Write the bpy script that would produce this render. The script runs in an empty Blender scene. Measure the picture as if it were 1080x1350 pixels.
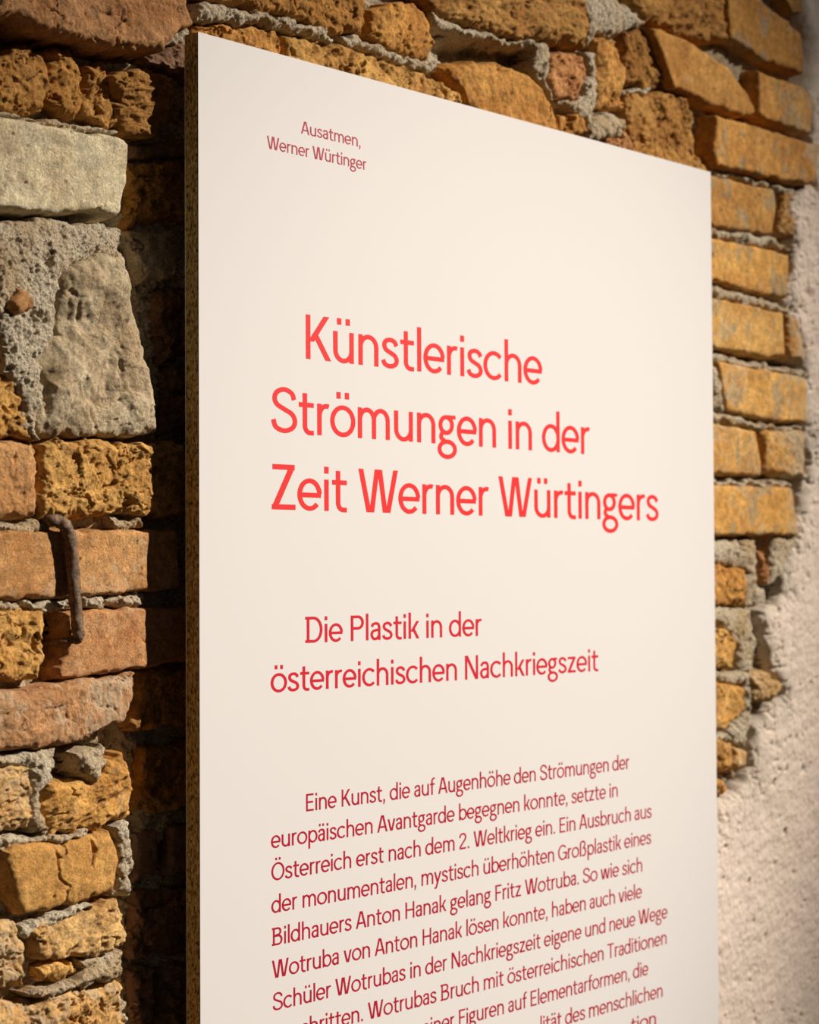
import bpy, math
import numpy as np
from mathutils import Vector, Matrix

# ------------------------------------------------------------------ camera, world, light, exposure
FPX, HEAD, PITCH, ROLL = 2769.2, 0.692638, 0.030549, -0.005362     # focal length in pixels of a 1080x1350 frame
EYE = 1.55                                                         # height of the lens above the floor
D = 1.46                                                           # lens to the plane of the panel's face
YW = 1.505                                                         # mean plane of the masonry

Fw = np.array([math.cos(HEAD)*math.cos(PITCH), math.sin(HEAD)*math.cos(PITCH), math.sin(PITCH)])
Rt = np.array([math.sin(HEAD), -math.cos(HEAD), 0.0])
Up = np.cross(Rt, Fw)
cr, sr = math.cos(ROLL), math.sin(ROLL)

def at(x, y, plane):
    """point of the plane Y = plane that the photograph shows at pixel x, y"""
    a, b = (x-540)/FPX, -(y-675)/FPX
    a, b = cr*a-sr*b, sr*a+cr*b
    r = Fw + a*Rt + b*Up
    t = plane/r[1]
    return np.array([r[0]*t, plane, r[2]*t+EYE])

scene = bpy.context.scene
COL = scene.collection
cam_data = bpy.data.cameras.new('camera')
cam = bpy.data.objects.new('camera', cam_data)
COL.objects.link(cam)
Rr = cr*Rt+sr*Up
Ur = -sr*Rt+cr*Up
m = Matrix.Identity(4)
for i in range(3):
    m[i][0], m[i][1], m[i][2] = Rr[i], Ur[i], -Fw[i]
m[2][3] = EYE
cam.matrix_world = m
cam_data.sensor_fit = 'VERTICAL'
cam_data.sensor_height = 36.0
cam_data.sensor_width = 28.8
cam_data.lens = 36.0*FPX/1350
cam_data.clip_start = 0.05
cam_data.dof.use_dof = True
cam_data.dof.focus_distance = 2.10
cam_data.dof.aperture_fstop = 7.0
scene.camera = cam

world = bpy.data.worlds.new('world')
scene.world = world
world.use_nodes = True
world.node_tree.nodes['Background'].inputs[0].default_value = (1.0, 0.97, 0.96, 1)
world.node_tree.nodes['Background'].inputs[1].default_value = 0.030

target = Vector(at(490, 1150, D))
AZ, EL, DIST = math.radians(39), math.radians(34), 9.0
spot_data = bpy.data.lights.new('gallery_spotlight', 'SPOT')
spot_data.energy = 6250
spot_data.color = (1.0, 0.925, 0.83)
spot_data.spot_size = math.radians(16.6)
spot_data.spot_blend = 1.0
spot_data.shadow_soft_size = 0.03
spot = bpy.data.objects.new('gallery_spotlight', spot_data)
COL.objects.link(spot)
spot.location = target + DIST*Vector((math.sin(AZ)*math.cos(EL), -math.cos(AZ)*math.cos(EL), math.sin(EL)))
spot.rotation_euler = (target-spot.location).to_track_quat('-Z', 'Y').to_euler()

vs = scene.view_settings
vs.view_transform = 'Standard'
vs.look = 'None'
vs.exposure = 0.0
vs.gamma = 1.0
vs.use_curve_mapping = False

# ------------------------------------------------------------------ noise on numpy arrays
def hsh(ix, iy, seed):
    ix = (ix.astype(np.int64) & 0xffffffff).astype(np.uint64)
    iy = (iy.astype(np.int64) & 0xffffffff).astype(np.uint64)
    h = (ix*np.uint64(374761393)+iy*np.uint64(668265263)+np.uint64((seed*2246822519) % 4294967296)) & np.uint64(0xffffffff)
    h = ((h ^ (h >> np.uint64(13)))*np.uint64(1274126177)) & np.uint64(0xffffffff)
    h = ((h ^ (h >> np.uint64(16)))*np.uint64(2654435769)) & np.uint64(0xffffffff)
    h = h ^ (h >> np.uint64(15))
    return (h & np.uint64(0xffffff)).astype(np.float64)/16777215.0

def vnoise(x, y, seed=0):
    ix, iy = np.floor(x), np.floor(y)
    fx, fy = x-ix, y-iy
    fx = fx*fx*fx*(fx*(fx*6-15)+10)
    fy = fy*fy*fy*(fy*(fy*6-15)+10)
    a, b = hsh(ix, iy, seed), hsh(ix+1, iy, seed)
    c, d = hsh(ix, iy+1, seed), hsh(ix+1, iy+1, seed)
    return ((a*(1-fx)+b*fx)*(1-fy)+(c*(1-fx)+d*fx)*fy)*2-1

def fbm(x, y, size, octv=4, seed=0, gain=0.5):
    s, amp, tot = 0, 1.0, 0
    c, d = math.cos(0.6), math.sin(0.6)
    x, y = x/size, y/size
    for k in range(octv):
        s = s+amp*vnoise(x, y, seed+k*17)
        tot += amp
        amp *= gain
        x, y = (c*x-d*y)*2.03+5.1, (d*x+c*y)*2.03-3.7
    return s/tot*1.5

def ridged(x, y, size, octv=4, seed=0):
    s, amp, tot = 0, 1.0, 0
    x, y = x/size, y/size
    for k in range(octv):
        s = s+amp*(1-np.abs(vnoise(x, y, seed+k*29))*2)
        tot += amp
        amp *= 0.55
        x, y = x*2.1+1.7*y*0.3, y*2.1-0.5*x
    return s/tot

def facets(x, y, size, seed=0):
    """broken planes: every cell a plane with its own slope; halfway between upper and lower hull"""
    x, y = x/size, y/size
    ix, iy = np.floor(x), np.floor(y)
    hi = np.full(x.shape, -9.0)
    lo = np.full(x.shape, 9.0)
    for dx in (-1, 0, 1):
        for dy in (-1, 0, 1):
            cx, cy = ix+dx, iy+dy
            px, py = cx+hsh(cx, cy, seed), cy+hsh(cx, cy, seed+1)
            gx, gy = hsh(cx, cy, seed+2)*2-1, hsh(cx, cy, seed+3)*2-1
            h = hsh(cx, cy, seed+4)*1.2-0.6+gx*(x-px)*1.2+gy*(y-py)*1.2
            d2 = (x-px)**2+(y-py)**2
            hi = np.maximum(hi, h-d2*0.9)
            lo = np.minimum(lo, h+d2*0.9)
    return 0.55*hi+0.45*lo

def sdf(poly, u, v):
    """signed distance, positive inside"""
    best = np.full(u.shape, 1e9)
    inside = np.zeros(u.shape, bool)
    n = len(poly)
    for i in range(n):
        ax, ay = poly[i]
        bx, by = poly[(i+1) % n]
        ex, ey = bx-ax, by-ay
        t = np.clip(((u-ax)*ex+(v-ay)*ey)/(ex*ex+ey*ey+1e-12), 0, 1)
        best = np.minimum(best, (u-ax-t*ex)**2+(v-ay-t*ey)**2)
        if abs(ey) > 1e-12:
            c = ((ay > v) != (by > v)) & (u < (bx-ax)*(v-ay)/ey+ax)
            inside ^= c
    d = np.sqrt(best)
    return np.where(inside, d, -d)

def sstep(a, b, x):
    t = np.clip((x-a)/(b-a), 0, 1)
    return t*t*(3-2*t)

# ------------------------------------------------------------------ mesh helpers
class MB:
    def __init__(self):
        self.v, self.f, self.t, self.n = [], [], [], 0
    def grid(self, P, keep, tint=None):
        """P (r,c,3) points, keep (r,c) mask"""
        r, c = keep.shape
        q = keep[:-1, :-1] & keep[1:, :-1] & keep[:-1, 1:] & keep[1:, 1:]
        used = np.zeros((r, c), bool)
        used[:-1, :-1] |= q
        used[1:, :-1] |= q
        used[:-1, 1:] |= q
        used[1:, 1:] |= q
        idx = -np.ones((r, c), np.int64)
        k = int(used.sum())
        idx[used] = np.arange(k)+self.n
        i, j = np.nonzero(q)
        self.f.append(np.stack([idx[i, j], idx[i, j+1], idx[i+1, j+1], idx[i+1, j]], 1))
        self.v.append(P[used])
        if tint is not None:
            self.t.append(tint[used])
        self.n += k
    def build(self, name, mat, parent=None):
        V = np.concatenate(self.v)
        Fc = np.concatenate(self.f)
        me = bpy.data.meshes.new(name)
        me.vertices.add(len(V))
        me.vertices.foreach_set('co', V.astype(np.float32).ravel())
        me.loops.add(len(Fc)*4)
        me.loops.foreach_set('vertex_index', Fc.astype(np.int32).ravel())
        me.polygons.add(len(Fc))
        me.polygons.foreach_set('loop_start', np.arange(len(Fc), dtype=np.int32)*4)
        me.polygons.foreach_set('use_smooth', np.ones(len(Fc), bool))
        me.update(calc_edges=True)
        if self.t:
            a = me.attributes.new('tint', 'FLOAT_COLOR', 'POINT')
            a.data.foreach_set('color', np.concatenate(self.t).astype(np.float32).ravel())
        me.validate()
        me.materials.append(mat)
        o = bpy.data.objects.new(name, me)
        COL.objects.link(o)
        if parent:
            o.parent = parent
        return o

def pymesh(name, verts, faces, mat, parent=None, smooth=False):
    me = bpy.data.meshes.new(name)
    me.from_pydata([tuple(p) for p in verts], [], faces)
    me.update()
    for p in me.polygons:
        p.use_smooth = smooth
    me.materials.append(mat)
    o = bpy.data.objects.new(name, me)
    COL.objects.link(o)
    if parent:
        o.parent = parent
    return o

def box(name, a, b, mat, parent=None):
    x0, y0, z0 = a
    x1, y1, z1 = b
    v = [(x0, y0, z0), (x1, y0, z0), (x1, y1, z0), (x0, y1, z0), (x0, y0, z1), (x1, y0, z1), (x1, y1, z1), (x0, y1, z1)]
    f = [(0, 3, 2, 1), (4, 5, 6, 7), (0, 1, 5, 4), (1, 2, 6, 5), (2, 3, 7, 6), (3, 0, 4, 7)]
    return pymesh(name, v, f, mat, parent)

# ------------------------------------------------------------------ materials
class NT:
    def __init__(self, name, rough=0.85, spec=0.25):
        self.m = bpy.data.materials.new(name)
        self.m.use_nodes = True
        self.t = self.m.node_tree
        self.b = self.t.nodes['Principled BSDF']
        self.b.inputs['Roughness'].default_value = rough
        self.b.inputs['Specular IOR Level'].default_value = spec
        self.tc = self.t.nodes.new('ShaderNodeTexCoord').outputs['Object']
    def put(self, sock, val):
        if hasattr(val, 'is_linked'):
            self.t.links.new(val, sock)
        else:
            sock.default_value = val
    def scaled(self, s):
        n = self.t.nodes.new('ShaderNodeMapping')
        self.t.links.new(self.tc, n.inputs[0])
        n.inputs['Scale'].default_value = s
        return n.outputs[0]
    def noise(self, scale, detail=4, rough=0.55, vec=None, dist=0.0):
        n = self.t.nodes.new('ShaderNodeTexNoise')
        self.t.links.new(vec or self.tc, n.inputs['Vector'])
        n.inputs['Scale'].default_value = scale
        n.inputs['Detail'].default_value = detail
        n.inputs['Roughness'].default_value = rough
        n.inputs['Distortion'].default_value = dist
        return n.outputs[0]
    def voro(self, scale, vec=None):
        n = self.t.nodes.new('ShaderNodeTexVoronoi')
        self.t.links.new(vec or self.tc, n.inputs['Vector'])
        n.inputs['Scale'].default_value = scale
        return n.outputs['Distance']
    def rng(self, val, a, b, c=0.0, d=1.0):
        n = self.t.nodes.new('ShaderNodeMapRange')
        self.put(n.inputs[0], val)
        for k, x in zip((1, 2, 3, 4), (a, b, c, d)):
            n.inputs[k].default_value = x
        return n.outputs[0]
    def math(self, op, a, b):
        n = self.t.nodes.new('ShaderNodeMath')
        n.operation = op
        self.put(n.inputs[0], a)
        self.put(n.inputs[1], b)
        n.use_clamp = False
        return n.outputs[0]
    def mix(self, fac, a, b, mode='MIX'):
        n = self.t.nodes.new('ShaderNodeMix')
        n.data_type = 'RGBA'
        n.blend_type = mode
        self.put(n.inputs[0], fac)
        self.put(n.inputs[6], a)
        self.put(n.inputs[7], b)
        return n.outputs[2]
    def bump(self, h, strength, dist):
        n = self.t.nodes.new('ShaderNodeBump')
        n.inputs['Strength'].default_value = strength
        n.inputs['Distance'].default_value = dist
        self.put(n.inputs['Height'], h)
        if self.b.inputs['Normal'].is_linked:
            self.t.links.new(self.b.inputs['Normal'].links[0].from_socket, n.inputs['Normal'])
        self.t.links.new(n.outputs[0], self.b.inputs['Normal'])
    def color(self, c):
        self.put(self.b.inputs['Base Color'], c)

def tinted_material(name, pore, lime_rgb, spots, mottle):
    n = NT(name, 0.9, 0.2)
    at_ = n.t.nodes.new('ShaderNodeAttribute')
    at_.attribute_name = 'tint'
    base, lime = at_.outputs['Color'], at_.outputs['Alpha']
    big = n.noise(22, 5, 0.6)
    mid = n.noise(95, 5, 0.65)
    fine = n.noise(520, 4, 0.7)
    c = n.mix(n.rng(big, 0.35, 0.72, 0, 0.55), base, mottle)
    c = n.mix(0.55, base, c)
    v = n.math('MULTIPLY', n.rng(mid, 0.28, 0.72, 0.60, 1.32), n.rng(fine, 0.25, 0.75, 0.52, 1.44))
    comb = n.t.nodes.new('ShaderNodeCombineColor')
    for k in range(3):
        n.t.links.new(v, comb.inputs[k])
    c = n.mix(1.0, c, comb.outputs[0], 'MULTIPLY')
    # pale lime dust
    lm = n.math('ADD', n.math('MULTIPLY', lime, 1.0), n.math('SUBTRACT', n.noise(75, 8, 0.78), 1.16))
    c = n.mix(n.rng(lm, -0.08, 0.10, 0, 0.75), c, lime_rgb)
    # dark pores and soot
    po = n.noise(260, 3, 0.6, None, 0.6)
    c = n.mix(n.rng(po, spots, spots+0.06, 0, 0.75), c, (0.05, 0.026, 0.012, 1))
    n.color(c)
    n.bump(n.noise(210, 8, 0.8, None, 0.4), 0.8, pore)
    n.bump(n.noise(700, 3, 0.7), 0.6, pore*0.4)
    return n.m

M_brick = tinted_material('weathered_brick', 0.004, (0.64, 0.50, 0.33, 1), 0.66, (0.34, 0.14, 0.045, 1))
M_stone = tinted_material('limestone', 0.003, (0.60, 0.52, 0.38, 1), 0.68, (0.36, 0.29, 0.19, 1))

n = NT('lime_mortar', 0.95, 0.15)
g = n.noise(420, 5, 0.75)
c = n.mix(n.rng(g, 0.3, 0.7), (0.46, 0.36, 0.235, 1), (0.90, 0.77, 0.57, 1))
c = n.mix(n.rng(n.noise(14, 4), 0.44, 0.68, 0, 0.7), c, (0.50, 0.31, 0.13, 1))
c = n.mix(n.rng(n.noise(240, 2), 0.63, 0.68, 0, 0.8), c, (0.06, 0.045, 0.035, 1))
n.color(c)
n.bump(n.noise(320, 6, 0.8), 0.8, 0.005)
n.bump(n.voro(420), 0.6, 0.002)
M_mortar = n.m

n = NT('rough_plaster', 0.93, 0.15)
sl = n.scaled((1.0, 1.0, 1.0))
c = n.mix(n.rng(n.noise(9, 5, 0.6), 0.35, 0.7), (0.77, 0.625, 0.515, 1), (0.82, 0.68, 0.565, 1))
c = n.mix(n.rng(n.noise(150, 4, 0.7), 0.30, 0.60, 0.35, 0.0), c, (0.50, 0.39, 0.31, 1))
c = n.mix(n.rng(n.noise(230, 2), 0.70, 0.74, 0, 0.7), c, (0.14, 0.10, 0.08, 1))
at_ = n.t.nodes.new('ShaderNodeAttribute')
at_.attribute_name = 'tint'
c = n.mix(at_.outputs['Alpha'], c, at_.outputs['Color'])
n.color(c)
n.bump(n.noise(120, 6, 0.7), 0.5, 0.004)
M_plaster = n.m

n = NT('white_laminate', 0.42, 0.35)
n.color((0.69, 0.652, 0.626, 1))
n.bump(n.noise(900, 2), 0.03, 0.0005)
M_white = n.m

n = NT('particle_board', 0.8, 0.3)
st = n.scaled((1.0, 1.0, 0.42))
c = n.mix(n.rng(n.noise(420, 4, 0.7, st), 0.34, 0.66), (0.12, 0.08, 0.025, 1), (0.62, 0.45, 0.17, 1))
c = n.mix(n.rng(n.noise(560, 2, 0.5, st), 0.56, 0.62, 0, 0.9), c, (0.02, 0.012, 0.006, 1))
n.color(c)
n.bump(n.noise(500, 3, 0.6, st), 0.5, 0.001)
M_chip = n.m

n = NT('dark_glue', 0.7, 0.2)
n.color((0.035, 0.03, 0.04, 1))
M_glue = n.m

def ink(name, rgb):
    k = NT(name, 0.5, 0.3)
    k.color(k.mix(k.rng(k.noise(700, 2), 0.3, 0.7), tuple(x*0.97 for x in rgb[:3])+(1,), rgb))
    return k.m
M_ink = ink('bright_red_ink', (0.74, 0.021, 0.021, 1))
M_ink_sub = ink('red_ink', (0.57, 0.008, 0.024, 1))
M_ink_dark = ink('crimson_ink', (0.40, 0.003, 0.024, 1))

n = NT('rusty_iron', 0.62, 0.5)
n.b.inputs['Metallic'].default_value = 0.35
c = n.mix(n.rng(n.noise(160, 5, 0.7), 0.35, 0.65), (0.055, 0.036, 0.026, 1), (0.26, 0.145, 0.075, 1))
c = n.mix(n.rng(n.noise(420, 3), 0.6, 0.68, 0, 0.6), c, (0.36, 0.27, 0.17, 1))
n.color(c)
n.bump(n.noise(340, 5, 0.7), 0.6, 0.002)
M_iron = n.m

n = NT('polished_screed', 0.6, 0.3)
n.color(n.mix(n.rng(n.noise(6, 6), 0.3, 0.7), (0.13, 0.12, 0.11, 1), (0.19, 0.175, 0.16, 1)))
n.bump(n.noise(80, 4), 0.1, 0.002)
M_floor = n.m

# ------------------------------------------------------------------ floor
gx, gy = np.meshgrid(np.linspace(-1.5, 5.0, 60), np.linspace(-2.5, YW+0.2, 40))
b = MB()
b.grid(np.stack([gx, gy, fbm(gx, gy, 0.6, 2)*0.0008-0.001], 2), np.ones(gx.shape, bool))
floor = b.build('floor', M_floor)
floor['kind'] = 'structure'
floor['label'] = 'dark grey screed floor at the foot of the panel and wall'

# ------------------------------------------------------------------ masonry, stone by stone
OC = (0.53, 0.262, 0.068)
YE = (0.61, 0.325, 0.088)
DO = (0.40, 0.195, 0.048)
RB = (0.47, 0.225, 0.090)
BR = (0.52, 0.27, 0.105)
PB = (0.60, 0.365, 0.14)
PS = (0.56, 0.445, 0.268)
GS = (0.44, 0.345, 0.225)
MO = (0.56, 0.49, 0.385)
DK = (0.22, 0.125, 0.075)  # dark brown for bricks in shadow, the shade put into the colour

# style, colour, stand-out in mm, tilt across u and v in mm, lime dust 0..1, outline in photograph pixels
BRICKS = [
 # left column, from the top
 ('worn', RB, 30, (0, 0), .38, [(-40, -40), (249, -40), (251, 0), (263, 32), (232, 50), (220, 65), (181, 65), (145, 60), (124, 52), (78, 44), (52, 36), (28, 20), (-40, 20)]),
 ('chip', OC, 6, (3, 0), .42, [(-30, 66), (10, 70), (38, 60), (58, 72), (66, 95), (62, 143), (40, 150), (-30, 148)]),
 ('chip', DO, 4, (0, 0), .42, [(74, 64), (95, 68), (114, 88), (118, 130), (108, 155), (84, 146), (64, 132), (62, 112)]),
 ('chip', OC, 2, (0, 2), .40, [(113, 84), (148, 79), (151, 104), (147, 136), (165, 160), (168, 176), (130, 164), (112, 152), (116, 118)]),
 ('layer', DO, 8, (-4, 0), .36, [(150, 98), (184, 88), (234, 100), (238, 116), (229, 158), (206, 183), (172, 182), (150, 148)]),
 ('chip', DK, -8, (0, 0), .25, [(196, 72), (230, 60), (262, 56), (262, 112), (240, 112), (232, 98), (198, 90)]),  # brick added in the gap, painted dark to stand in for shade
 # below the pale stones
 ('chip', OC, 0, (0, 0), .46, [(-40, 420), (2, 430), (12, 470), (4, 492), (-40, 490)]),
 ('chip', YE, 4, (0, 0), .42, [(-40, 494), (22, 500), (36, 545), (40, 578), (-40, 578)]),
 ('worn', BR, 6, (0, 0), .42, [(-60, 580), (48, 577), (53, 600), (54, 684), (-60, 692)]),
 ('chip', YE, 8, (-2, 0), .44, [(58, 584), (76, 576), (188, 584), (243, 584), (262, 600), (262, 676), (190, 680), (150, 676), (54, 684)]),
 ('smooth', BR, 7, (0, 0), .57, [(-60, 703), (20, 698), (86, 699), (190, 698), (236, 700), (240, 776), (196, 780), (104, 787), (20, 790), (-60, 793)]),
 ('chip', YE, 6, (3, 0), .48, [(-60, 806), (30, 800), (58, 806), (62, 870), (52, 894), (-60, 904)]),
 ('smooth', RB, 6, (0, 0), .60, [(88, 808), (187, 800), (262, 800), (262, 872), (187, 881), (110, 892), (80, 897), (76, 880), (86, 866)]),
 ('worn', RB, 9, (0, 0), .61, [(-60, 918), (40, 906), (110, 895), (184, 887), (183, 922), (168, 950), (122, 976), (60, 986), (-60, 1002)]),
 ('chip', OC, -4, (0, 0), .30, [(188, 884), (262, 880), (262, 955), (200, 958), (172, 962), (164, 956), (186, 924)]),
 ('layer', PB, 4, (0, 0), .62, [(-60, 1012), (20, 1006), (45, 1010), (45, 1092), (-60, 1102)]),
 ('layer', YE, 6, (0, 2), .52, [(62, 1036), (84, 1026), (128, 1034), (146, 1000), (172, 998), (182, 1036), (176, 1078), (128, 1096), (64, 1100)]),
 ('chip', DO, -4, (0, 0), .30, [(188, 985), (262, 978), (262, 1062), (186, 1072)]),
 ('crack', OC, 8, (-3, 0), .45, [(8, 1122), (26, 1116), (110, 1107), (150, 1094), (164, 1136), (154, 1178), (122, 1186), (72, 1200), (32, 1208), (22, 1190)]),
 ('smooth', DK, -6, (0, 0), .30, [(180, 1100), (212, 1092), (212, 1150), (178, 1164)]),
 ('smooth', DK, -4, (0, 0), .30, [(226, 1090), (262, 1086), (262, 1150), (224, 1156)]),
 ('layer', PB, 8, (0, 0), .60, [(42, 1226), (110, 1200), (160, 1190), (170, 1214), (166, 1250), (122, 1262), (58, 1268)]),
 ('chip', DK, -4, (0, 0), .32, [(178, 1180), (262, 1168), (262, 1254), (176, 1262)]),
 ('chip', YE, 6, (0, 3), .46, [(58, 1274), (98, 1266), (106, 1284), (74, 1298), (58, 1292)]),
 ('chip', PB, 3, (0, 0), .62, [(-60, 1214), (20, 1214), (36, 1240), (34, 1296), (-60, 1306)]),
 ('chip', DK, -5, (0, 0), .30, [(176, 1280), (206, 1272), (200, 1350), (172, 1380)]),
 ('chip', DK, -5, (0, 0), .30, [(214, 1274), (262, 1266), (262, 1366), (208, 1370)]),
 ('chip', PB, 4, (0, 0), .60, [(-60, 1318), (40, 1322), (104, 1300), (164, 1296), (170, 1390), (-60, 1400)]),
 # courses in the panel's shadow, the darkest with shade painted into their colour
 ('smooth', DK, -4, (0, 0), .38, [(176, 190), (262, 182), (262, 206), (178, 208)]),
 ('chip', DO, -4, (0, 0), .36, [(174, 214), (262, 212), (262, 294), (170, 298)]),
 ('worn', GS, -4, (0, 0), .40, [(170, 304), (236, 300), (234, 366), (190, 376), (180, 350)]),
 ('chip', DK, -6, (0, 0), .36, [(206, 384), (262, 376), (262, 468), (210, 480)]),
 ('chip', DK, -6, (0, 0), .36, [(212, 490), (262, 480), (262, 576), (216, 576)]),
 # above the panel
 ('chip', DO, 8, (0, 0), .40, [(262, -40), (484, -40), (485, 14), (478, 46), (447, 46), (415, 29), (357, 13), (300, 2), (262, -2)]),
 ('chip', OC, 2, (0, 0), .40, [(262, 30), (332, 31), (374, 39), (377, 90), (262, 90)]),
 ('chip', YE, 6, (0, 0), .42, [(379, 45), (447, 57), (466, 66), (513, 80), (563, 95), (602, 118), (619, 142), (612, 170), (380, 150)]),
 ('chip', OC, 7, (0, 0), .43, [(488, 10), (512, 3), (556, 4), (571, 20), (572, 76), (556, 78), (509, 60), (490, 44)]),
 ('layer', DO, 12, (0, 0), .38, [(490, -60), (768, -60), (779, 30), (777, 60), (716, 52), (664, 46), (612, 30), (576, 14), (556, -4)]),
 ('worn', OC, 6, (0, 0), .42, [(582, 82), (660, 80), (686, 90), (718, 112), (733, 142), (744, 176), (744, 200), (650, 200), (622, 142), (600, 108)]),
 ('chip', RB, 5, (0, 0), .42, [(730, 64), (773, 71), (778, 96), (766, 131), (734, 129), (723, 98)]),
 ('layer', OC, 6, (0, 0), .42, [(785, 46), (815, 51), (827, 93), (825, 143), (788, 144)]),
 ('chip', OC, 3, (0, 0), .40, [(744, 148), (770, 156), (776, 184), (744, 186)]),
 ('chip', RB, 3, (0, 0), .40, [(800, 184), (830, 168), (836, 204), (806, 212)]),
 ('chip', DO, 4, (6, 0), .38, [(827, 40), (856, 34), (884, 112), (866, 117), (828, 112)]),  # darker ochre paints in the shade on this left-facing brick side
 ('smooth', OC, 16, (-4, 0), .46, [(857, 33), (903, 50), (962, 88), (988, 122), (1000, 150), (982, 153), (936, 136), (890, 115), (872, 70)]),
 ('chip', DO, 5, (0, 0), .38, [(828, 126), (880, 119), (902, 124), (911, 150), (915, 195), (934, 224), (934, 240), (860, 240), (836, 200)]),
 ('layer', DO, 8, (0, 0), .36, [(806, -50), (955, -50), (960, 52), (932, 55), (856, 28)]),
 ('smooth', DO, 10, (0, 0), .44, [(959, -20), (992, -10), (1034, 22), (1058, 43), (1062, 98), (1010, 80), (963, 51)]),
 ('smooth', DO, 2, (0, 0), .44, [(1000, -60), (1100, -40), (1090, 20), (1046, 18)]),
 ('smooth', OC, 12, (-3, 0), .50, [(999, 93), (1060, 113), (1076, 132), (1072, 176), (1010, 159), (1000, 148)]),
 ('smooth', OC, 17, (-3, 0), .47, [(945, 152), (995, 163), (1050, 182), (1082, 190), (1078, 242), (1040, 239), (946, 219), (940, 200)]),
 # right of the panel
 ('smooth', OC, 8, (0, 0), .45, [(900, 222), (938, 230), (1022, 249), (1026, 272), (1019, 310), (971, 303), (900, 290)]),
 ('chip', OC, 2, (0, 0), .60, [(1031, 252), (1050, 258), (1048, 316), (1030, 308)]),
 ('smooth', YE, 8, (0, 0), .50, [(900, 304), (944, 314), (1010, 327), (1042, 336), (1039, 393), (995, 386), (944, 371), (900, 362)]),
 ('smooth', YE, 10, (0, 0), .52, [(900, 386), (939, 391), (1034, 412), (1036, 470), (1015, 471), (939, 457), (900, 450)]),
 ('worn', OC, 7, (0, 0), .62, [(1040, 414), (1060, 420), (1066, 480), (1043, 473)]),
 ('smooth', YE, 9, (0, 0), .56, [(949, 476), (1064, 497), (1066, 558), (1020, 555), (958, 541)]),
 ('smooth', OC, 3, (0, 0), .5, [(890, 466), (938, 474), (944, 536), (890, 528)]),
 ('smooth', YE, 8, (0, 0), .55, [(900, 550), (941, 557), (997, 568), (1005, 608), (1004, 628), (941, 624), (900, 622)]),
 ('worn', YE, 7, (0, 0), .58, [(1008, 567), (1062, 566), (1066, 632), (1011, 621)]),
 ('smooth', YE, 10, (0, 0), .56, [(880, 638), (941, 640), (1045, 642), (1056, 706), (944, 706), (880, 704)]),
 ('chip', OC, 6, (0, 0), .44, [(900, 738), (944, 741), (980, 752), (986, 797), (944, 799), (900, 796)]),
 ('layer', RB, 7, (4, 0), .44, [(1001, 722), (1010, 730), (1016, 772), (1008, 772)]),
 ('chip', YE, 5, (0, 0), .48, [(900, 826), (944, 826), (960, 828), (974, 849), (969, 881), (944, 883), (900, 884)]),
 ('worn', YE, 6, (0, 0), .50, [(900, 896), (944, 898), (982, 904), (984, 937), (961, 964), (944, 966), (900, 966)]),
 ('chip', PB, 8, (0, 0), .64, [(992, 888), (1015, 883), (1030, 907), (1021, 926), (994, 923)]),
 ('chip', OC, 5, (0, 0), .48, [(900, 974), (944, 976), (970, 979), (969, 1016), (944, 1021), (900, 1020)]),
 ('worn', PB, 5, (0, 0), .56, [(971, 984), (988, 988), (986, 1014), (972, 1016)]),
 ('chip', OC, 2, (0, 0), .46, [(900, 1028), (944, 1026), (958, 1034), (956, 1046), (940, 1050), (900, 1050)]),
]
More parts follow.
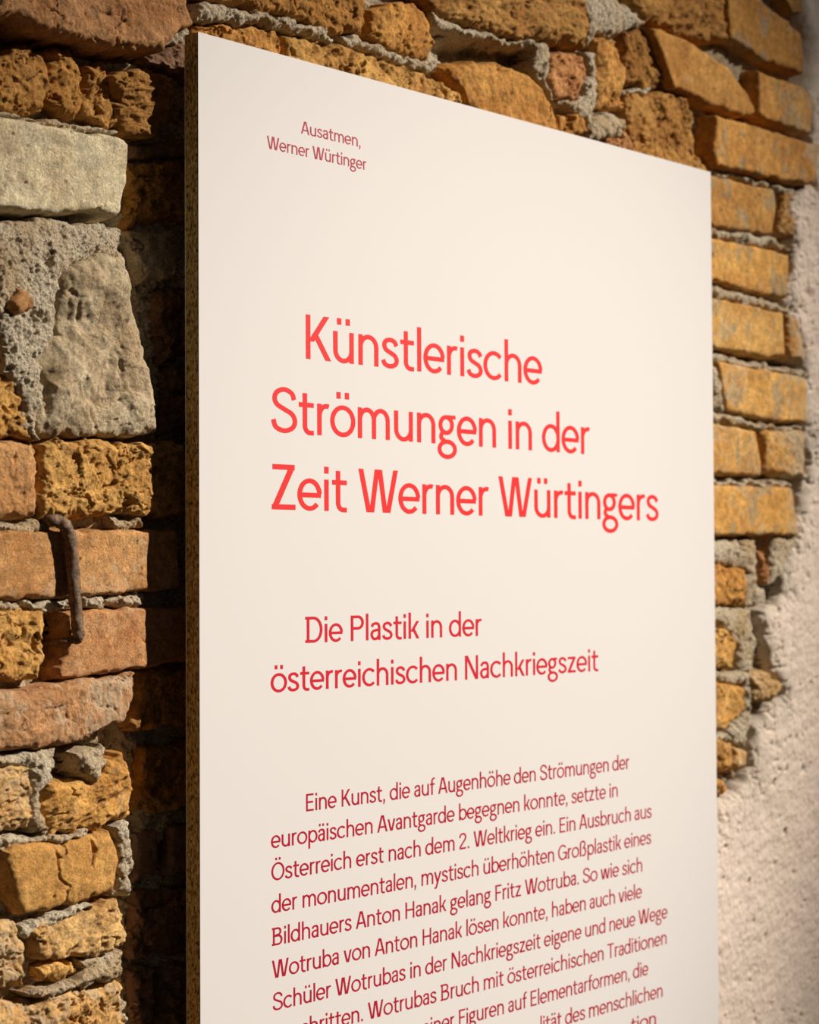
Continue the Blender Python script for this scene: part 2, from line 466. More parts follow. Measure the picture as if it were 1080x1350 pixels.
# rough lumps of old mortar that lie nearly flush with the bricks
LUMPS = [
 (6, [(-30, 686), (28, 688), (62, 690), (72, 700), (20, 702), (-30, 706)]),
 (4, [(150, 682), (188, 680), (192, 696), (160, 697)]),
 (3, [(-30, 794), (80, 788), (194, 781), (194, 798), (88, 806), (56, 804), (-30, 808)]),
 (5, [(-30, 1000), (60, 988), (78, 985), (72, 1030), (60, 1040), (62, 1098), (45, 1096), (46, 1010), (-30, 1012)]),
 (4, [(108, 992), (140, 984), (146, 1000), (124, 1034), (108, 1020)]),
 (5, [(-30, 1106), (60, 1100), (120, 1094), (110, 1108), (24, 1116), (-30, 1124)]),
 (6, [(154, 1092), (170, 1084), (178, 1140), (178, 1182), (154, 1182), (164, 1138)]),
 (6, [(32, 1222), (70, 1204), (122, 1188), (126, 1196), (60, 1218), (38, 1240), (30, 1236)]),
 (9, [(40, 1304), (70, 1306), (110, 1290), (150, 1262), (164, 1268), (164, 1290), (104, 1304), (60, 1316), (42, 1314)]),
 (5, [(-30, 148), (60, 154), (120, 166), (160, 172), (160, 178), (100, 172), (20, 156), (-30, 158)]),
 (6, [(106, 1264), (164, 1254), (166, 1270), (120, 1284)]),
 # above the panel
 (8, [(262, 2), (300, 6), (350, 17), (412, 32), (446, 50), (440, 56), (374, 36), (334, 28), (262, 26)]),
 (6, [(452, 50), (486, 50), (520, 66), (570, 82), (584, 92), (560, 92), (512, 76), (466, 62)]),
 (8, [(572, 16), (612, 34), (664, 50), (716, 56), (716, 62), (664, 58), (606, 44), (574, 34)]),
 (6, [(760, -20), (808, -10), (856, 30), (830, 38), (816, 48), (786, 44), (778, 60), (774, 30)]),
 (7, [(714, 56), (728, 60), (722, 100), (734, 132), (766, 134), (780, 98), (776, 66), (786, 66), (788, 142), (776, 160), (744, 140), (730, 130), (714, 104), (706, 92)]),
 (8, [(776, 152), (806, 146), (826, 156), (828, 172), (806, 182), (776, 186)]),
 (5, [(826, 118), (864, 118), (862, 124), (828, 126)]),
 # right of the panel: bedding joints with a ragged upper face
 (4, [(920, 222), (950, 222), (1022, 240), (1060, 256), (1060, 262), (1020, 250), (938, 230)]),
 (4, [(920, 298), (972, 306), (1020, 314), (1050, 330), (1010, 326), (940, 312)]),
 (4, [(920, 374), (960, 380), (1000, 392), (1050, 408), (1040, 414), (940, 392)]),
 (4, [(930, 464), (960, 468), (1010, 480), (1064, 490), (1064, 498), (1000, 488), (940, 476)]),
 (4, [(938, 540), (960, 545), (1004, 558), (1060, 562), (1060, 567), (1000, 566), (940, 556)]),
 (5, [(936, 478), (948, 482), (958, 544), (940, 540)]),
 (4, [(936, 634), (1000, 634), (1046, 636), (1046, 643), (936, 640)]),
 (2, [(930, 712), (998, 712), (1000, 770), (1012, 776), (1000, 800), (986, 800), (982, 752), (940, 738)]),
 (1, [(930, 800), (990, 800), (1000, 846), (990, 890), (974, 884), (974, 848), (956, 826), (930, 824)]),
 (2, [(930, 886), (990, 886), (990, 930), (986, 984), (970, 980), (962, 966), (984, 938), (982, 902), (930, 896)]),
 (1, [(930, 968), (962, 968), (968, 978), (930, 974)]),
 (2, [(1018, 706), (1060, 708), (1040, 760), (1016, 770)]),
]
CAVITIES = [
 [(566, 56), (716, 60), (722, 84), (690, 92), (600, 92)],
 [(58, 802), (92, 800), (92, 884), (64, 890)],
 [(74, 982), (114, 976), (118, 1028), (74, 1030)],
 [(-40, 266), (60, 282), (130, 276), (164, 288), (164, 306), (120, 300), (-40, 296)],
 [(-40, 30), (70, 50), (240, 66), (262, 66), (262, 104), (200, 90), (70, 62), (-40, 62)],
 [(880, 116), (1000, 156), (1010, 166), (940, 152), (900, 124)],
 [(935, 624), (1064, 630), (1050, 640), (935, 636)],
 [(935, 455), (1066, 480), (1064, 490), (935, 466)],
]
STONES = [
 ('smooth', PS, 15, (0, 2), .40, [(-60, 150), (20, 155), (60, 162), (100, 171), (158, 178), (172, 190), (171, 240), (166, 256), (162, 280), (154, 288), (128, 276), (60, 281), (20, 276), (-60, 266)]),
 ('rubble', GS, 14, (3, 2), .42, [(86, 352), (130, 334), (166, 338), (182, 375), (190, 430), (200, 480), (208, 530), (212, 566), (196, 574), (54, 574), (48, 552), (62, 500), (54, 480), (74, 440), (76, 392)]),
]
BEDDING = ('bed', MO, 12, (0, 0), .75, [(-60, 292), (20, 290), (80, 286), (120, 296), (150, 298), (166, 300), (168, 342), (130, 340), (90, 356), (80, 392), (78, 440), (58, 480), (64, 500), (52, 552), (54, 576), (40, 578), (34, 545), (22, 500), (8, 480), (4, 430), (-60, 420)])
INCLUSION = ('worn', BR, 19, (0, 0), .50, [(14, 392), (30, 382), (50, 386), (57, 402), (50, 414), (28, 418), (12, 410)])
PLASTER = [(1040, -80), (1058, 10), (1076, 60), (1064, 120), (1074, 180), (1078, 244), (1040, 252), (1050, 330), (1040, 400), (1064, 440), (1058, 500), (1066, 560), (1066, 640), (1054, 706), (1042, 740), (1034, 776), (1004, 800), (1012, 850), (1022, 882), (1034, 906), (1018, 940), (1000, 960), (996, 1010), (976, 1036), (958, 1052), (946, 1060), (860, 1090), (820, 1460)]

def pxpoly(poly, stand):
    return [tuple(at(x, y, YW-stand/1000.0)[[0, 2]]) for x, y in poly]

SEED = [100]
def stone(mb, style, colr, stand, tilt, lime, poly, step=None, lump=False):
    SEED[0] += 7
    s = SEED[0]
    P = np.array(poly)
    u0, v0 = P.min(0)-0.006
    u1, v1 = P.max(0)+0.006
    if step is None:
        step = 0.00105 if u0 < 1.6 else (0.0015 if u0 < 2.05 else 0.0016)
    u, v = np.meshgrid(np.arange(u0, u1, step), np.arange(v0, v1, step))
    wa = {'smooth': .0016, 'worn': .0026, 'crack': .0022, 'rubble': .0024}.get(style, .0042)
    wu = u+fbm(u, v, .014, 3, s)*wa
    wv = v+fbm(u, v, .014, 3, s+50)*wa
    d = sdf(poly, wu, wv)
    cu, cv = (u0+u1)/2, (v0+v1)/2
    h = stand/1000+(tilt[0]*(u-cu)/(u1-u0)+tilt[1]*(v-cv)/(v1-v0))/1000
    dd = np.maximum(d, 0)
    if style == 'smooth':
        h = h+fbm(u, v, .05, 3, s+1)*.0012+fbm(u, v, .006, 5, s+2, .65)*.0005
        h = h-.005*np.exp(-dd/.0016)-np.maximum(0, fbm(u, v, .008, 4, s+3, .6)-.75)*.006
        h = h-np.maximum(0, .35-dd/.010)*np.maximum(0, fbm(u, v, .016, 4, s+8)+.05)*.030
    elif style == 'crack':
        h = h+fbm(u, v, .04, 3, s+1)*.002+fbm(u, v, .006, 4, s+2)*.0005
        h = h-.008*np.exp(-dd/.003)
        k = np.abs((u-cu)*.9+.002*fbm(u, v, .02, 3, s+5)*6+.006) 
        h = h-.007*np.exp(-(k/.0010)**2)
        k = np.abs(u-(u0+(u1-u0)*.72)+fbm(u, v, .03, 3, s+6)*.006)
        h = h-.007*np.exp(-(k/.0009)**2)*sstep(-.2, .3, fbm(u, v, .03, 2, s+7))
    elif style == 'worn':
        h = h+fbm(u, v, .035, 4, s+1)*.003+fbm(u, v, .005, 4, s+2)*.0007+facets(wu, wv, .03, s+4)*.002
        h = h+fbm(u, v, .010, 5, s+12, .65)*.0012-.008*np.exp(-dd/.0030)-np.maximum(0, ridged(u, v, .03, 4, s+3)-.62)*.010
        h = h-.005*np.exp(-(fbm(wu, wv, .045, 5, s+17, .6)/.022)**2)*sstep(.1, .5, fbm(u, v, .04, 2, s+18))
        h = h-np.maximum(0, .45-dd/.014)*np.maximum(0, fbm(u, v, .018, 4, s+8)+.1)*.026
    elif style == 'chip':
        wx, wy = wu+fbm(u, v, .012, 3, s+9)*.0035, wv+fbm(u, v, .012, 3, s+10)*.0035
        h = h+facets(wx, wy, .030, s+4)*.0068+facets(wx, wy*1.3, .0100, s+14)*.0036+facets(wx*1.2, wy, .0040, s+15)*.0014
        h = h+fbm(u, v, .012, 5, s+2, .7)*.0016-.007*np.exp(-dd/.0026)
        h = h-np.maximum(0, ridged(wx, wy*1.4, .024, 4, s+6)-.60)*.022
        h = h-np.maximum(0, fbm(u, v, .012, 4, s+16, .6)-.55)*.012
        h = h-.006*np.exp(-(fbm(wx, wy, .030, 4, s+17, .6)/.045)**2)*sstep(-.1, .35, fbm(u, v, .03, 2, s+18))
    elif style == 'layer':
        a = .35+.5*hsh(np.array([s]), np.array([3]), 5)[0]-.25
        ru, rv = u*math.cos(a)+v*math.sin(a), -u*math.sin(a)+v*math.cos(a)
        h = h+ridged(ru*.32, rv+fbm(u, v, .03, 2, s)*.004, .013, 5, s+6)*.0052
        h = h-.006*np.exp(-(fbm(ru*.5, rv, .020, 4, s+17, .6)/.05)**2)*sstep(-.1, .35, fbm(u, v, .03, 2, s+18))
        h = h+facets(ru*.5, rv, .018, s+4)*.0060+facets(ru*.5, rv, .006, s+5)*.0022+fbm(u, v, .006, 4, s+2, .7)*.0014
        h = h-.009*np.exp(-dd/.0045)
    elif style == 'rubble':
        h = h+facets(wu+fbm(u, v, .03, 2, s+9)*.005, wv*.8, .055, s+4)*.0125+facets(wu, wv, .013, s+14)*.0034+facets(wu, wv, .005, s+15)*.0010
        h = h+fbm(u, v, .012, 5, s+2, .65)*.0014-.010*np.exp(-dd/.006)
        h = h-np.maximum(0, ridged(wu, wv, .05, 4, s+3)-.62)*.012
    else:   # bed, lump
        h = h+fbm(u, v, .022, 5, s+2, .6)*.0032+fbm(u, v, .0038, 2, s+3, .7)*.0013
        h = h-.008*np.exp(-dd/.005)-np.maximum(0, fbm(u, v, .016, 4, s+5, .6)-.48)*.014
    mgn = step*2.4
    k = np.clip(-d/mgn, 0, 1)
    h = h*(1-k)+(-.034)*k
    keep = d > -mgn
    X = np.stack([u, YW-h, v], 2)
    rs = np.random.RandomState(s)
    j = (1+rs.uniform(-.10, .10))*(1+rs.uniform(-1, 1)*np.array([-.015, .035, .12]))
    T = np.empty(u.shape+(4,))
    pat = fbm(u, v, .03, 3, s+30)
    for q in range(3):
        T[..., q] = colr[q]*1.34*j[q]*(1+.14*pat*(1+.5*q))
    L = lime+.10*fbm(u, v, .045, 3, s+31)
    if style in ('smooth', 'worn') and u0 > 2.3:
        sm = sstep(.30, .46, fbm(u, v*.6, .024, 5, s+34, .6))[..., None]*.6
        T[..., :3] = T[..., :3]*(1-sm)+np.array([.42, .36, .23])*sm
        L = L+.30*sstep(edge_u-.10, edge_u+.01, u)*(.6+.4*fbm(u, v, .02, 3, s+33))
    T[..., 3] = np.clip(L, 0, 1.2)
    mb.grid(X, keep, None if lump else T)

edge_u = at(1062, 500, YW)[0]
plaster_poly = pxpoly(PLASTER, 8)
zt = 2.60
plaster_poly = [(plaster_poly[0][0], zt)]+plaster_poly[:-1]+[(plaster_poly[-2][0]-.02, .9), (plaster_poly[-2][0]-.05, 0.0), (4.4, 0.0), (4.4, zt)]

brick_polys = [(b_, pxpoly(b_[5], b_[2])) for b_ in BRICKS]
stone_polys = [(b_, pxpoly(b_[5], b_[2])) for b_ in STONES]
bed_poly = pxpoly(BEDDING[5], BEDDING[2])

# mortar bed: the body of the wall
def axis(parts):
    out = []
    for a, b_, s in parts:
        out.append(np.arange(a, b_, s))
    return np.concatenate(out)
ua = axis([(0.2, 0.8, .010), (0.8, 1.20, .004), (1.20, 1.50, .0014), (1.50, 2.28, .0030), (2.28, 2.82, .0024), (2.82, 4.4, .03)])
va = axis([(-.002, 1.05, .012), (1.05, 1.86, .0019), (1.86, 2.24, .0019), (2.24, 2.61, .012)])
u, v = np.meshgrid(ua, va)
h = -.017+fbm(u, v, .055, 3, 5)*.0055+fbm(u, v, .016, 4, 6, .6)*.0045+fbm(u, v, .0040, 2, 9, .7)*.0024
h = h-np.maximum(0, fbm(u, v, .03, 4, 8)-.35)*.022
for poly in CAVITIES:
    h = h-.026*sstep(-.004, .006, sdf(pxpoly(poly, -10), u+fbm(u, v, .02, 3, 41)*.004, v+fbm(u, v, .02, 3, 42)*.004))
mb = MB()
mb.grid(np.stack([u, YW-h, v], 2), np.ones(u.shape, bool))
for stand, poly in LUMPS:
    stone(mb, 'lump', MO, stand+3, (0, 0), .8, pxpoly(poly, stand), None, True)
wall = mb.build('wall_back', M_mortar)
wall['kind'] = 'structure'
wall['label'] = 'old rough brick and rubble wall behind the white panel'

# traced bricks, then ordinary courses around them for what lies beyond the frame
mb = MB()
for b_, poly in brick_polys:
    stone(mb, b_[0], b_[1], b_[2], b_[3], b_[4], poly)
stone(mb, *INCLUSION[:5], pxpoly(INCLUSION[5], INCLUSION[2]))
rs = np.random.RandomState(4)
occupied = [p for _, p in brick_polys]+[p for _, p in stone_polys]+[bed_poly, plaster_poly]+[pxpoly(p, s_) for s_, p in LUMPS]
row, z = 0, 0.02
while z < 2.56:
    x = .2-(row % 2)*.08
    while x < 3.0:
        L = .142 if (row+int(rs.rand()*3)) % 2 else .285
        x1, z1 = x+L-.012, z+.064
        q = [(x, z+rs.uniform(-.002, .002)), (x1, z+rs.uniform(-.002, .002)), (x1, z1+rs.uniform(-.003, .002)), (x, z1+rs.uniform(-.003, .002))]
        su, sv = np.meshgrid(np.linspace(x-.003, x1+.003, 9), np.linspace(z-.003, z1+.003, 5))
        hit = any((sdf(p, su, sv) > 0).any() for p in occupied)
        hidden = x > 1.66 and x1 < 2.2 and z1 < 1.90
        if not hit and not hidden:
            st = ['worn', 'chip', 'smooth', 'layer'][int(rs.rand()*4)]
            vis = 1.2 < x1 and x < 2.8 and 1.05 < z1 < 2.25
            stone(mb, st, [OC, DO, BR, RB, YE][int(rs.rand()*5)], rs.uniform(-4, 6), (rs.uniform(-3, 3), rs.uniform(-3, 3)), rs.uniform(.36, .5), q, .0018 if vis else .0045)
        out = x+L < 1.2 or x > 2.85 or z > 2.12
        if hit and out and L > .2:
            L = .142
        x += .035 if (hit and out) else L
    z += .0755
    row += 1
bricks = mb.build('brickwork', M_brick, wall)
bricks['label'] = 'courses of chipped ochre and reddish bricks'

for k, (b_, poly) in enumerate(stone_polys):
    mb = MB()
    stone(mb, b_[0], b_[1], b_[2], b_[3], b_[4], poly)
    o = mb.build('stone_block', M_stone, wall)
    o['label'] = ('smooth pale buff limestone block', 'broken grey limestone block')[k]
mb = MB()
stone(mb, 'lump', MO, BEDDING[2], (0, 0), .7, bed_poly, None, True)
o = mb.build('mortar_bedding', M_mortar, wall)
o['label'] = 'crumbly pale mortar around the grey stone'

# plaster coat on the right
mb = MB()
for ua, va in ((axis([(1.98, 2.84, .0018)]), axis([(.82, 2.26, .0018)])),
               (axis([(1.7, 4.401, .02)]), axis([(0.0, .8201, .02)])),
               (axis([(2.8385, 4.401, .02)]), axis([(.82, 2.601, .02)])),
               (axis([(2.4, 2.84, .012)]), axis([(2.245, 2.601, .012)]))):
    u, v = np.meshgrid(ua, va)
    wu = u+fbm(u, v, .05, 4, 71)*.012
    wv = v+fbm(u, v, .05, 4, 72)*.012
    d = sdf(plaster_poly, wu, wv)
    dd = np.maximum(d, 0)
    a = math.radians(24)
    ru, rv = u*math.cos(a)+v*math.sin(a), -u*math.sin(a)+v*math.cos(a)
    h = .008+fbm(u, v, .14, 3, 73)*.0028+fbm(ru*.4, rv, .010, 4, 74, .6)*.0014+fbm(u, v, .005, 3, 75)*.0006
    h = h-.010*np.exp(-dd/.005)-np.maximum(0, fbm(ru*.6, rv, .013, 3, 76)-.70)*.012
    h = h-np.exp(-dd/.035)*np.maximum(0, ridged(u, v, .022, 4, 77)-.35)*.016
    st = .003 if len(ua) > 300 else .02
    k = np.clip(-d/st, 0, 1)
    h = h*(1-k)-.03*k
    T = np.empty(u.shape+(4,))
    gl = np.clip(.75*np.exp(-dd/.035)*(.7+.6*fbm(u, v, .03, 3, 78)), 0, .9)
    T[..., 0], T[..., 1], T[..., 2] = .46, .40, .31
    T[..., 3] = gl
    mb.grid(np.stack([u, YW-h, v], 2), d > -st, T)
o = mb.build('plaster_coat', M_plaster, wall)
o['label'] = 'rough pinkish beige plaster'

# ------------------------------------------------------------------ the exhibition panel
xl = .5*(at(261.5, 42, D)[0]+at(264.5, 1350, D)[0])
xr = .5*(at(937, 227, D)[0]+at(948, 1350, D)[0])
ztop = .5*(at(261, 42, D)[2]+at(937, 227, D)[2])
panel = bpy.data.objects.new('exhibition_panel', None)
COL.objects.link(panel)
panel.location = ((xl+xr)/2, D+.0095, 0)
panel['label'] = 'tall white exhibition text panel with red German lettering before the brick wall'
panel['category'] = 'panel'
bx, by = panel.location.x, panel.location.y
lx, rx = xl-bx, xr-bx
box('board_core', (lx, D+.0016-by, 0), (rx, D+.0182-by, ztop), M_chip, panel)['label'] = 'olive brown particle board core'
box('glue_line', (lx, D+.0004-by, 0.0001), (rx, D+.0016-by, ztop), M_glue, panel)['label'] = 'thin dark seam behind the white face'
box('front_sheet', (lx-.0002, D-by, 0.0002), (rx+.0002, D+.0004-by, ztop+.0002), M_white, panel)['label'] = 'white laminate face'
box('back_sheet', (lx-.0002, D+.0182-by, 0.0002), (rx+.0002, D+.019-by, ztop+.0002), M_white, panel)

# ------------------------------------------------------------------ lettering: strokes of a grotesque, cap height 1
XH, AS, WV, WH = .71, 1.06, .128, .108
hv, hh = WV/2, WH/2
def arc(cx, cy, rx_, ry_, a0, a1, n_=22):
    return [(cx+rx_*math.cos(math.radians(a0+(a1-a0)*i/n_)), cy+ry_*math.sin(math.radians(a0+(a1-a0)*i/n_))) for i in range(n_+1)]
def spline(pts, n_=7):
    P = [np.array(p, float) for p in pts]
    P = [2*P[0]-P[1]]+P+[2*P[-1]-P[-2]]
    out = []
    for i in range(1, len(P)-2):
        for k in range(n_):
            t = k/n_
            out.append(tuple(.5*((2*P[i])+(P[i+1]-P[i-1])*t+(2*P[i-1]-5*P[i]+4*P[i+1]-P[i+2])*t*t+(3*P[i]-P[i-1]-3*P[i+1]+P[i+2])*t**3)))
    out.append(tuple(P[-2]))
    return out
def S(pts):                                   # ribbon along a smooth centre line
    return ('s', pts)
def R(x0, y0, x1, y1):                        # upright rectangle
    return ('p', [(x0, y0), (x1, y0), (x1, y1), (x0, y1)])
def V(x, y0, y1):
    return R(x-hv, y0, x+hv, y1)
def Hb(x0, x1, y):
    return R(x0, y-hh, x1, y+hh)
def G(xa, ya, xb, yb, w=.142):                # diagonal with level ends
    return ('p', [(xa-w/2, ya), (xa+w/2, ya), (xb+w/2, yb), (xb-w/2, yb)])
def dots(cx, y=.865):
    return [R(cx-.185, y, cx-.06, y+.15), R(cx+.06, y, cx+.185, y+.15)]
OT, OB = XH+.01-hh, -.01+hh
cyo, ryo = (OT+OB)/2, (OT-OB)/2
CT, CB = 1.012-hh, -.012+hh
cyc, ryc = (CT+CB)/2, (CT-CB)/2
arch = lambda x0, x1, y=0: S(arc((x0+x1)/2, .43, (x1-x0)/2, OT-.43, 180, 0)+[(x1, .2), (x1, y)])
n_strokes = [V(.13, 0, XH), arch(.13, .59)]
u_strokes = [V(.59, 0, XH), S([(.13, XH), (.13, .5)]+arc(.36, .28, .23, .28-OB, 180, 360))]
a_strokes = [S(spline([(.105, .53), (.16, .625), (.29, OT), (.42, .635), (.47, .52)])+[(.47, .3), (.47, 0)]),
             S(spline([(.47, .405), (.34, .395), (.19, .365), (.105, .28), (.105, .17), (.17, .075), (.27, OB), (.38, .085), (.47, .19)]))]
o_strokes = [S(arc(.375, cyo, .305, ryo, 0, 360, 40))]
O_strokes = [S(arc(.475, cyc, .395, ryc, 0, 360, 44))]
s_pts = [(.475, .53), (.415, .625), (.285, OT), (.15, .625), (.11, .53), (.16, .43), (.29, .365), (.42, .30), (.48, .19), (.43, .09), (.28, OB), (.13, .085), (.07, .185)]
S_pts = [(.66, .74), (.59, .885), (.385, CT), (.19, .89), (.125, .755), (.19, .62), (.39, .52), (.60, .42), (.68, .265), (.61, .115), (.39, CB), (.16, .115), (.085, .28)]
GL = {
 ' ': (.30, []),
 'a': (.60, a_strokes), 'ä': (.60, a_strokes+dots(.29)),
 'b': (.73, [V(.13, 0, AS), S(arc(.395, cyo, .27, ryo, 0, 360, 36))]),
 'c': (.66, [S(arc(.365, cyo, .295, ryo, 42, 318, 36))]),
 'd': (.73, [V(.60, 0, AS), S(arc(.335, cyo, .27, ryo, 0, 360, 36))]),
 'e': (.68, [S(arc(.34, cyo, .275, ryo, 4, 318, 38)), Hb(.09, .655, .345)]),
 'f': (.42, [S([(.20, 0), (.20, .5)]+arc(.36, .84, .16, AS-hh-.84, 180, 90)+[(.43, AS-hh)]), Hb(.03, .42, XH-hh)]),
 'g': (.64, [S(arc(.29, .465, .19, .19, 0, 360, 30)), R(.34, XH-.095, .60, XH), S(spline([(.19, .30), (.125, .22), (.14, .13), (.24, .085)])),
             S(arc(.32, -.12, .255, .185, 0, 360, 34))]),
 'h': (.72, [V(.13, 0, AS), arch(.13, .59)]),
 'i': (.26, [V(.13, 0, XH), R(.13-hv, .845, .13+hv, 1.0)]),
 'k': (.63, [V(.13, 0, AS), G(.24, .28, .545, XH, .15), G(.555, 0, .30, .42, .15)]),
 'l': (.26, [V(.13, 0, AS)]),
 'm': (1.10, [V(.13, 0, XH), arch(.13, .55), arch(.55, .97)]),
 'n': (.72, n_strokes),
 'o': (.75, o_strokes), 'ö': (.75, o_strokes+dots(.375)),
 'p': (.73, [V(.13, -.33, XH), S(arc(.395, cyo, .27, ryo, 0, 360, 36))]),
 'r': (.43, [V(.13, 0, XH), S(arc(.335, .43, .205, OT-.43, 180, 72))]),
 's': (.56, [S(spline(s_pts))]),
 't': (.48, [S([(.20, .92), (.20, .5)]+arc(.345, .19, .145, .19-OB+.01, 180, 270)+[(.45, OB-.01)]), Hb(.03, .45, XH-hh)]),
 'u': (.72, u_strokes), 'ü': (.72, u_strokes+dots(.36)),
 'v': (.62, [G(.075, XH, .28, 0), G(.34, 0, .545, XH)]),
 'w': (.94, [G(.075, XH, .235, 0, .135), G(.295, 0, .445, XH, .135), G(.495, XH, .645, 0, .135), G(.705, 0, .865, XH, .135)]),
 'y': (.62, [G(.075, XH, .29, .04), ('p', [(.08, -.32), (.225, -.32), (.62, XH), (.475, XH)]), R(.03, -.33, .16, -.235)]),
 'z': (.60, [R(.06, XH-WH, .54, XH), R(.05, 0, .55, WH), G(.125, WH*.6, .465, XH-WH*.6, .16)]),
 'ß': (.76, [S([(.13, 0), (.13, .4)]+arc(.35, .80, .22, AS-hh-.80, 180, -40)+spline([(.51, .64), (.40, .56)])),
             S(spline([(.36, .575), (.56, .50), (.635, .30), (.57, .11), (.42, OB), (.27, .07)]))]),
 'A': (.80, [G(.07, 0, .365, 1), G(.73, 0, .435, 1), Hb(.17, .63, .30)]),
 'B': (.80, [V(.15, 0, 1), R(.02, 0, .15, WH), R(.02, 1-WH, .15, 1), S([(.15, 1-hh), (.40, 1-hh)]+arc(.42, .765, .19, .235-hh, 90, -90)+[(.15, .53)]),
             S([(.15, .53), (.44, .53)]+arc(.46, .29, .225, .24, 90, -90)[:-1]+[(.46, hh), (.15, hh)])]),
 'D': (.86, [V(.15, 0, 1), R(.02, 0, .15, WH), R(.02, 1-WH, .15, 1), S([(.15, 1-hh), (.36, 1-hh)]+arc(.40, .5, .36, .5-hh, 90, -90, 30)+[(.15, hh)])]),
 'E': (.70, [V(.14, 0, 1), R(.14, 1-WH, .63, 1), R(.14, 0, .64, WH), Hb(.14, .59, .52)]),
 'F': (.66, [V(.14, 0, 1), R(.14, 1-WH, .62, 1), Hb(.14, .57, .50)]),
 'G': (.90, [S(arc(.465, cyc, .385, ryc, 42, 360, 44)), R(.50, .42, .85, .42+WH), V(.79, .05, .5)]),
 'H': (.86, [V(.14, 0, 1), V(.72, 0, 1), Hb(.14, .72, .52)]),
 'K': (.77, [V(.14, 0, 1), G(.22, .40, .65, 1, .16), G(.70, 0, .33, .58, .16)]),
 'N': (.88, [V(.14, 0, 1), V(.74, 0, 1), G(.155, 1, .725, 0, .16)]),
 'Ö': (.95, O_strokes+dots(.475, 1.13)),
 'P': (.75, [V(.14, 0, 1), S([(.14, 1-hh), (.42, 1-hh)]+arc(.43, .72, .225, .28-hh, 90, -90)+[(.14, .44+hh)])]),
 'S': (.76, [S(spline(S_pts))]),
 'T': (.72, [V(.36, 0, 1), R(.03, 1-WH, .69, 1)]),
 'W': (1.20, [G(.08, 1, .315, 0), G(.40, 0, .56, 1), G(.64, 1, .80, 0), G(.885, 0, 1.12, 1)]),
 'Z': (.74, [R(.07, 1-WH*1.08, .67, 1), R(.05, 0, .69, WH*1.08), G(.135, WH*.6, .59, 1-WH*.6, .165)]),
 '2': (.68, [S(spline([(.09, .72), (.14, .88), (.33, CT), (.53, .89), (.58, .73), (.51, .57), (.33, .38), (.15, .17), (.12, .08)])), R(.06, 0, .61, WH)]),
 ',': (.28, [('p', [(.075, .0), (.205, .0), (.205, .14), (.075, .14)]), ('p', [(.06, -.17), (.14, -.17), (.205, .01), (.10, .01)])]),
 '.': (.28, [R(.075, 0, .205, .14)]),
}
def ribbon(pts):
    P = np.array(pts, float)
    keep = np.r_[True, np.hypot(*np.diff(P, axis=0).T) > 1e-5]
    P = P[keep]
    closed = np.hypot(*(P[0]-P[-1])) < 1e-4
    t = np.diff(P, axis=0)
    t /= np.hypot(t[:, 0], t[:, 1])[:, None]
    if closed:
        tp, tn = np.vstack([t[-1:], t]), np.vstack([t, t[:1]])
    else:
        tp, tn = np.vstack([t[:1], t]), np.vstack([t, t[-1:]])
    tt = tp+tn
    tt /= np.hypot(tt[:, 0], tt[:, 1])[:, None]
    nn = np.stack([-tt[:, 1], tt[:, 0]], 1)*np.array([hv, hh])
    return P+nn, P-nn

class Lettering:
    def __init__(self):
        self.v, self.f, self.k = [], [], 0
    def line(self, text, x0, x1, zb, cap):
        # ink width at unit scale
        pen, shapes = 0.0, []
        for ch in text:
            adv, st = GL[ch]
            for kind, pts in st:
                shapes.append((kind, pen, pts))
            pen += adv
        xs = []
        for kind, p, pts in shapes:
            e = hv if kind == 's' else 0
            xs += [p+min(q[0] for q in pts)-e, p+max(q[0] for q in pts)+e]
        a, b_ = min(xs), max(xs)
        sx = (x1-x0)/(b_-a)
        for i, (kind, p, pts) in enumerate(shapes):
            y = -.00012-(i % 5)*.000012
            def w(q):
                return (x0+(q[0]+p-a)*sx-bx, D-by+y, zb+q[1]*cap)
            n0 = len(self.v)
            if kind == 'p':
                self.v += [w(q) for q in pts]
                self.f.append(tuple(n0+j for j in range(len(pts))))
            else:
                A_, B_ = ribbon(pts)
                self.v += [w(q) for q in A_]+[w(q) for q in B_]
                m_ = len(A_)
                self.f += [(n0+j, n0+j+1, n0+m_+j+1, n0+m_+j) for j in range(m_-1)]
        return sx/cap
    def build(self, name, mat, label):
        o = pymesh(name, self.v, self.f, mat, panel)
        o['label'] = label
        return o

def rows(name, mat, label, items, cap_px, at_px, z_fix=None):
    """items: text, left px, right px, x and y of a baseline point"""
    px, py = at_px
    cap = abs(at(px, py-cap_px, D)[2]-at(px, py, D)[2])
    for i, (text, l, r, x, y) in enumerate(items):
        Lt = Lettering()
        zb = at(x, y, D)[2] if z_fix is None else z_fix[i]
        yy = y
        k = Lt.line(text, at(l, yy, D)[0], at(r, yy, D)[0], zb, cap)
        Lt.build(name, mat, label)

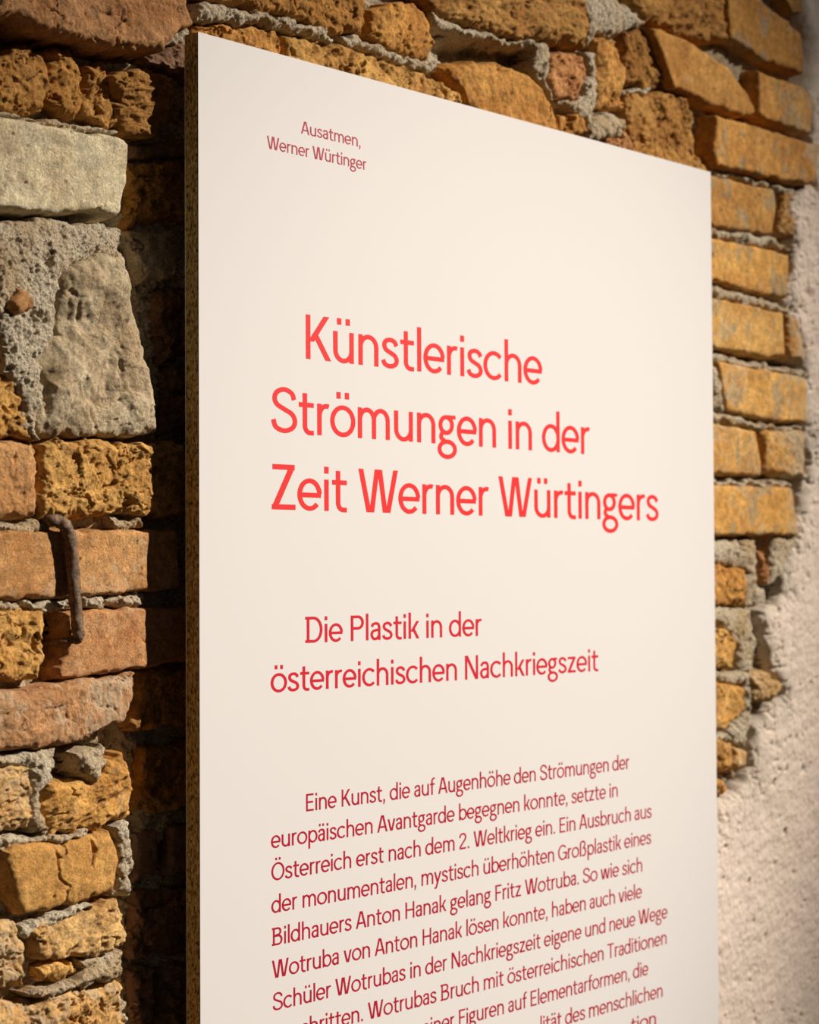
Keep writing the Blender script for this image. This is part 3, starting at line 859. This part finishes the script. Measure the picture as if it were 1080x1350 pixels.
rows('credit_line', M_ink_dark, 'small crimson credit line', [
    ('Ausatmen,', 397.0, 475.2, 397, 175.8), ('Werner Würtinger', 352.0, 483.6, 355.6, 196.2)], 16.6, (397, 175))
rows('title_line', M_ink, 'large bright red title line', [
    ('Künstlerische', 403.3, 715.2, 406.7, 473.2), ('Strömungen in der', 357.2, 779.4, 420.6, 573.6), ('Zeit Werner Würtingers', 358.4, 868.4, 358.6, 671.4)], 60.0, (358, 671))
rows('subtitle_line', M_ink_sub, 'middle sized red subtitle line', [
    ('Die Plastik in der', 402.6, 636.6, 404.4, 847.6), ('österreichischen Nachkriegszeit', 356.8, 790.3, 435.5, 908.0)], 34.5, (404, 847))
z2, z7 = at(360, 1118.4, D)[2], at(360, 1333.0, D)[2]
zz = [z2+(z7-z2)*(i-1)/5 for i in range(11)]
rows('body_line', M_ink_dark, 'small crimson line of body text', [
    ('Eine Kunst, die auf Augenhöhe den Strömungen der', 403.6, 831.0, 403, 1069),
    ('europäischen Avantgarde begegnen konnte, setzte in', 357.3, 815.2, 360, 1118),
    ('Österreich erst nach dem 2. Weltkrieg ein. Ein Ausbruch aus', 357.8, 860.0, 360, 1160),
    ('der monumentalen, mystisch überhöhten Großplastik eines', 357.8, 859.4, 360, 1203),
    ('Bildhauers Anton Hanak gelang Fritz Wotruba. So wie sich', 358.6, 847.8, 360, 1248),
    ('Wotruba von Anton Hanak lösen konnte, haben auch viele', 358.6, 847.5, 360, 1291),
    ('Schüler Wotrubas in der Nachkriegszeit eigene und neue Wege', 359.5, 881.4, 360, 1333),
    ('beschritten. Wotrubas Bruch mit österreichischen Traditionen', 359.0, 880.2, 360, 1376),
    ('seiner Figuren auf Elementarformen, die', 547.0, 855.4, 700, 1330),
    ('lität des menschlichen', 712.5, 873.8, 800, 1330),
    ('tion', 832.0, 865.0, 850, 1345)], 23.0, (404, 1069), zz)

# ------------------------------------------------------------------ iron hook in the joint
def tube(name, pts, rad, mat, flat=None):
    P = np.array(spline(pts, 8))
    r = np.interp(np.linspace(0, 1, len(P)), np.linspace(0, 1, len(rad)), rad)
    vs_, fs = [], []
    N = 14
    nrm = None
    for i, p in enumerate(P):
        t = P[min(i+1, len(P)-1)]-P[max(i-1, 0)]
        t /= np.linalg.norm(t)
        a = np.array([1.0, .2, .1]) if nrm is None else nrm
        a = a-t*a.dot(t)
        nrm = a/np.linalg.norm(a)
        b_ = np.cross(t, nrm)
        for k in range(N):
            th = 2*math.pi*k/N
            rr = r[i]*(1+.07*math.sin(3*th+i*.7)+.05*math.sin(i*1.9+k))
            vs_.append(p+rr*(math.cos(th)*nrm+math.sin(th)*b_))
    for i in range(len(P)-1):
        for k in range(N):
            fs.append((i*N+k, i*N+(k+1) % N, (i+1)*N+(k+1) % N, (i+1)*N+k))
    fs.append(tuple(range(N))[::-1])
    fs.append(tuple((len(P)-1)*N+k for k in range(N)))
    return pymesh(name, vs_, fs, mat, None, True)
def hk(x, y, off):
    return at(x, y, YW-off)
hook = tube('iron_hook', [hk(48, 688, -.020), hk(64, 686, .006), hk(78, 687, .010), hk(87, 696, .013), hk(93, 715, .0145), hk(97, 765, .0145), hk(101, 812, .0155),
                          hk(103, 834, .016), hk(102, 842, .015), hk(94, 844, .012), hk(80, 846, .006), hk(66, 848, -.008), hk(52, 849, -.020)],
            [.0050, .0054, .0060, .0064, .0063, .0061, .0058, .0060, .0050, .0036, .0031, .0028, .0025], M_iron)
hook['label'] = 'rusty bent iron hook driven into the brick joint left of the panel'
hook['category'] = 'hook'
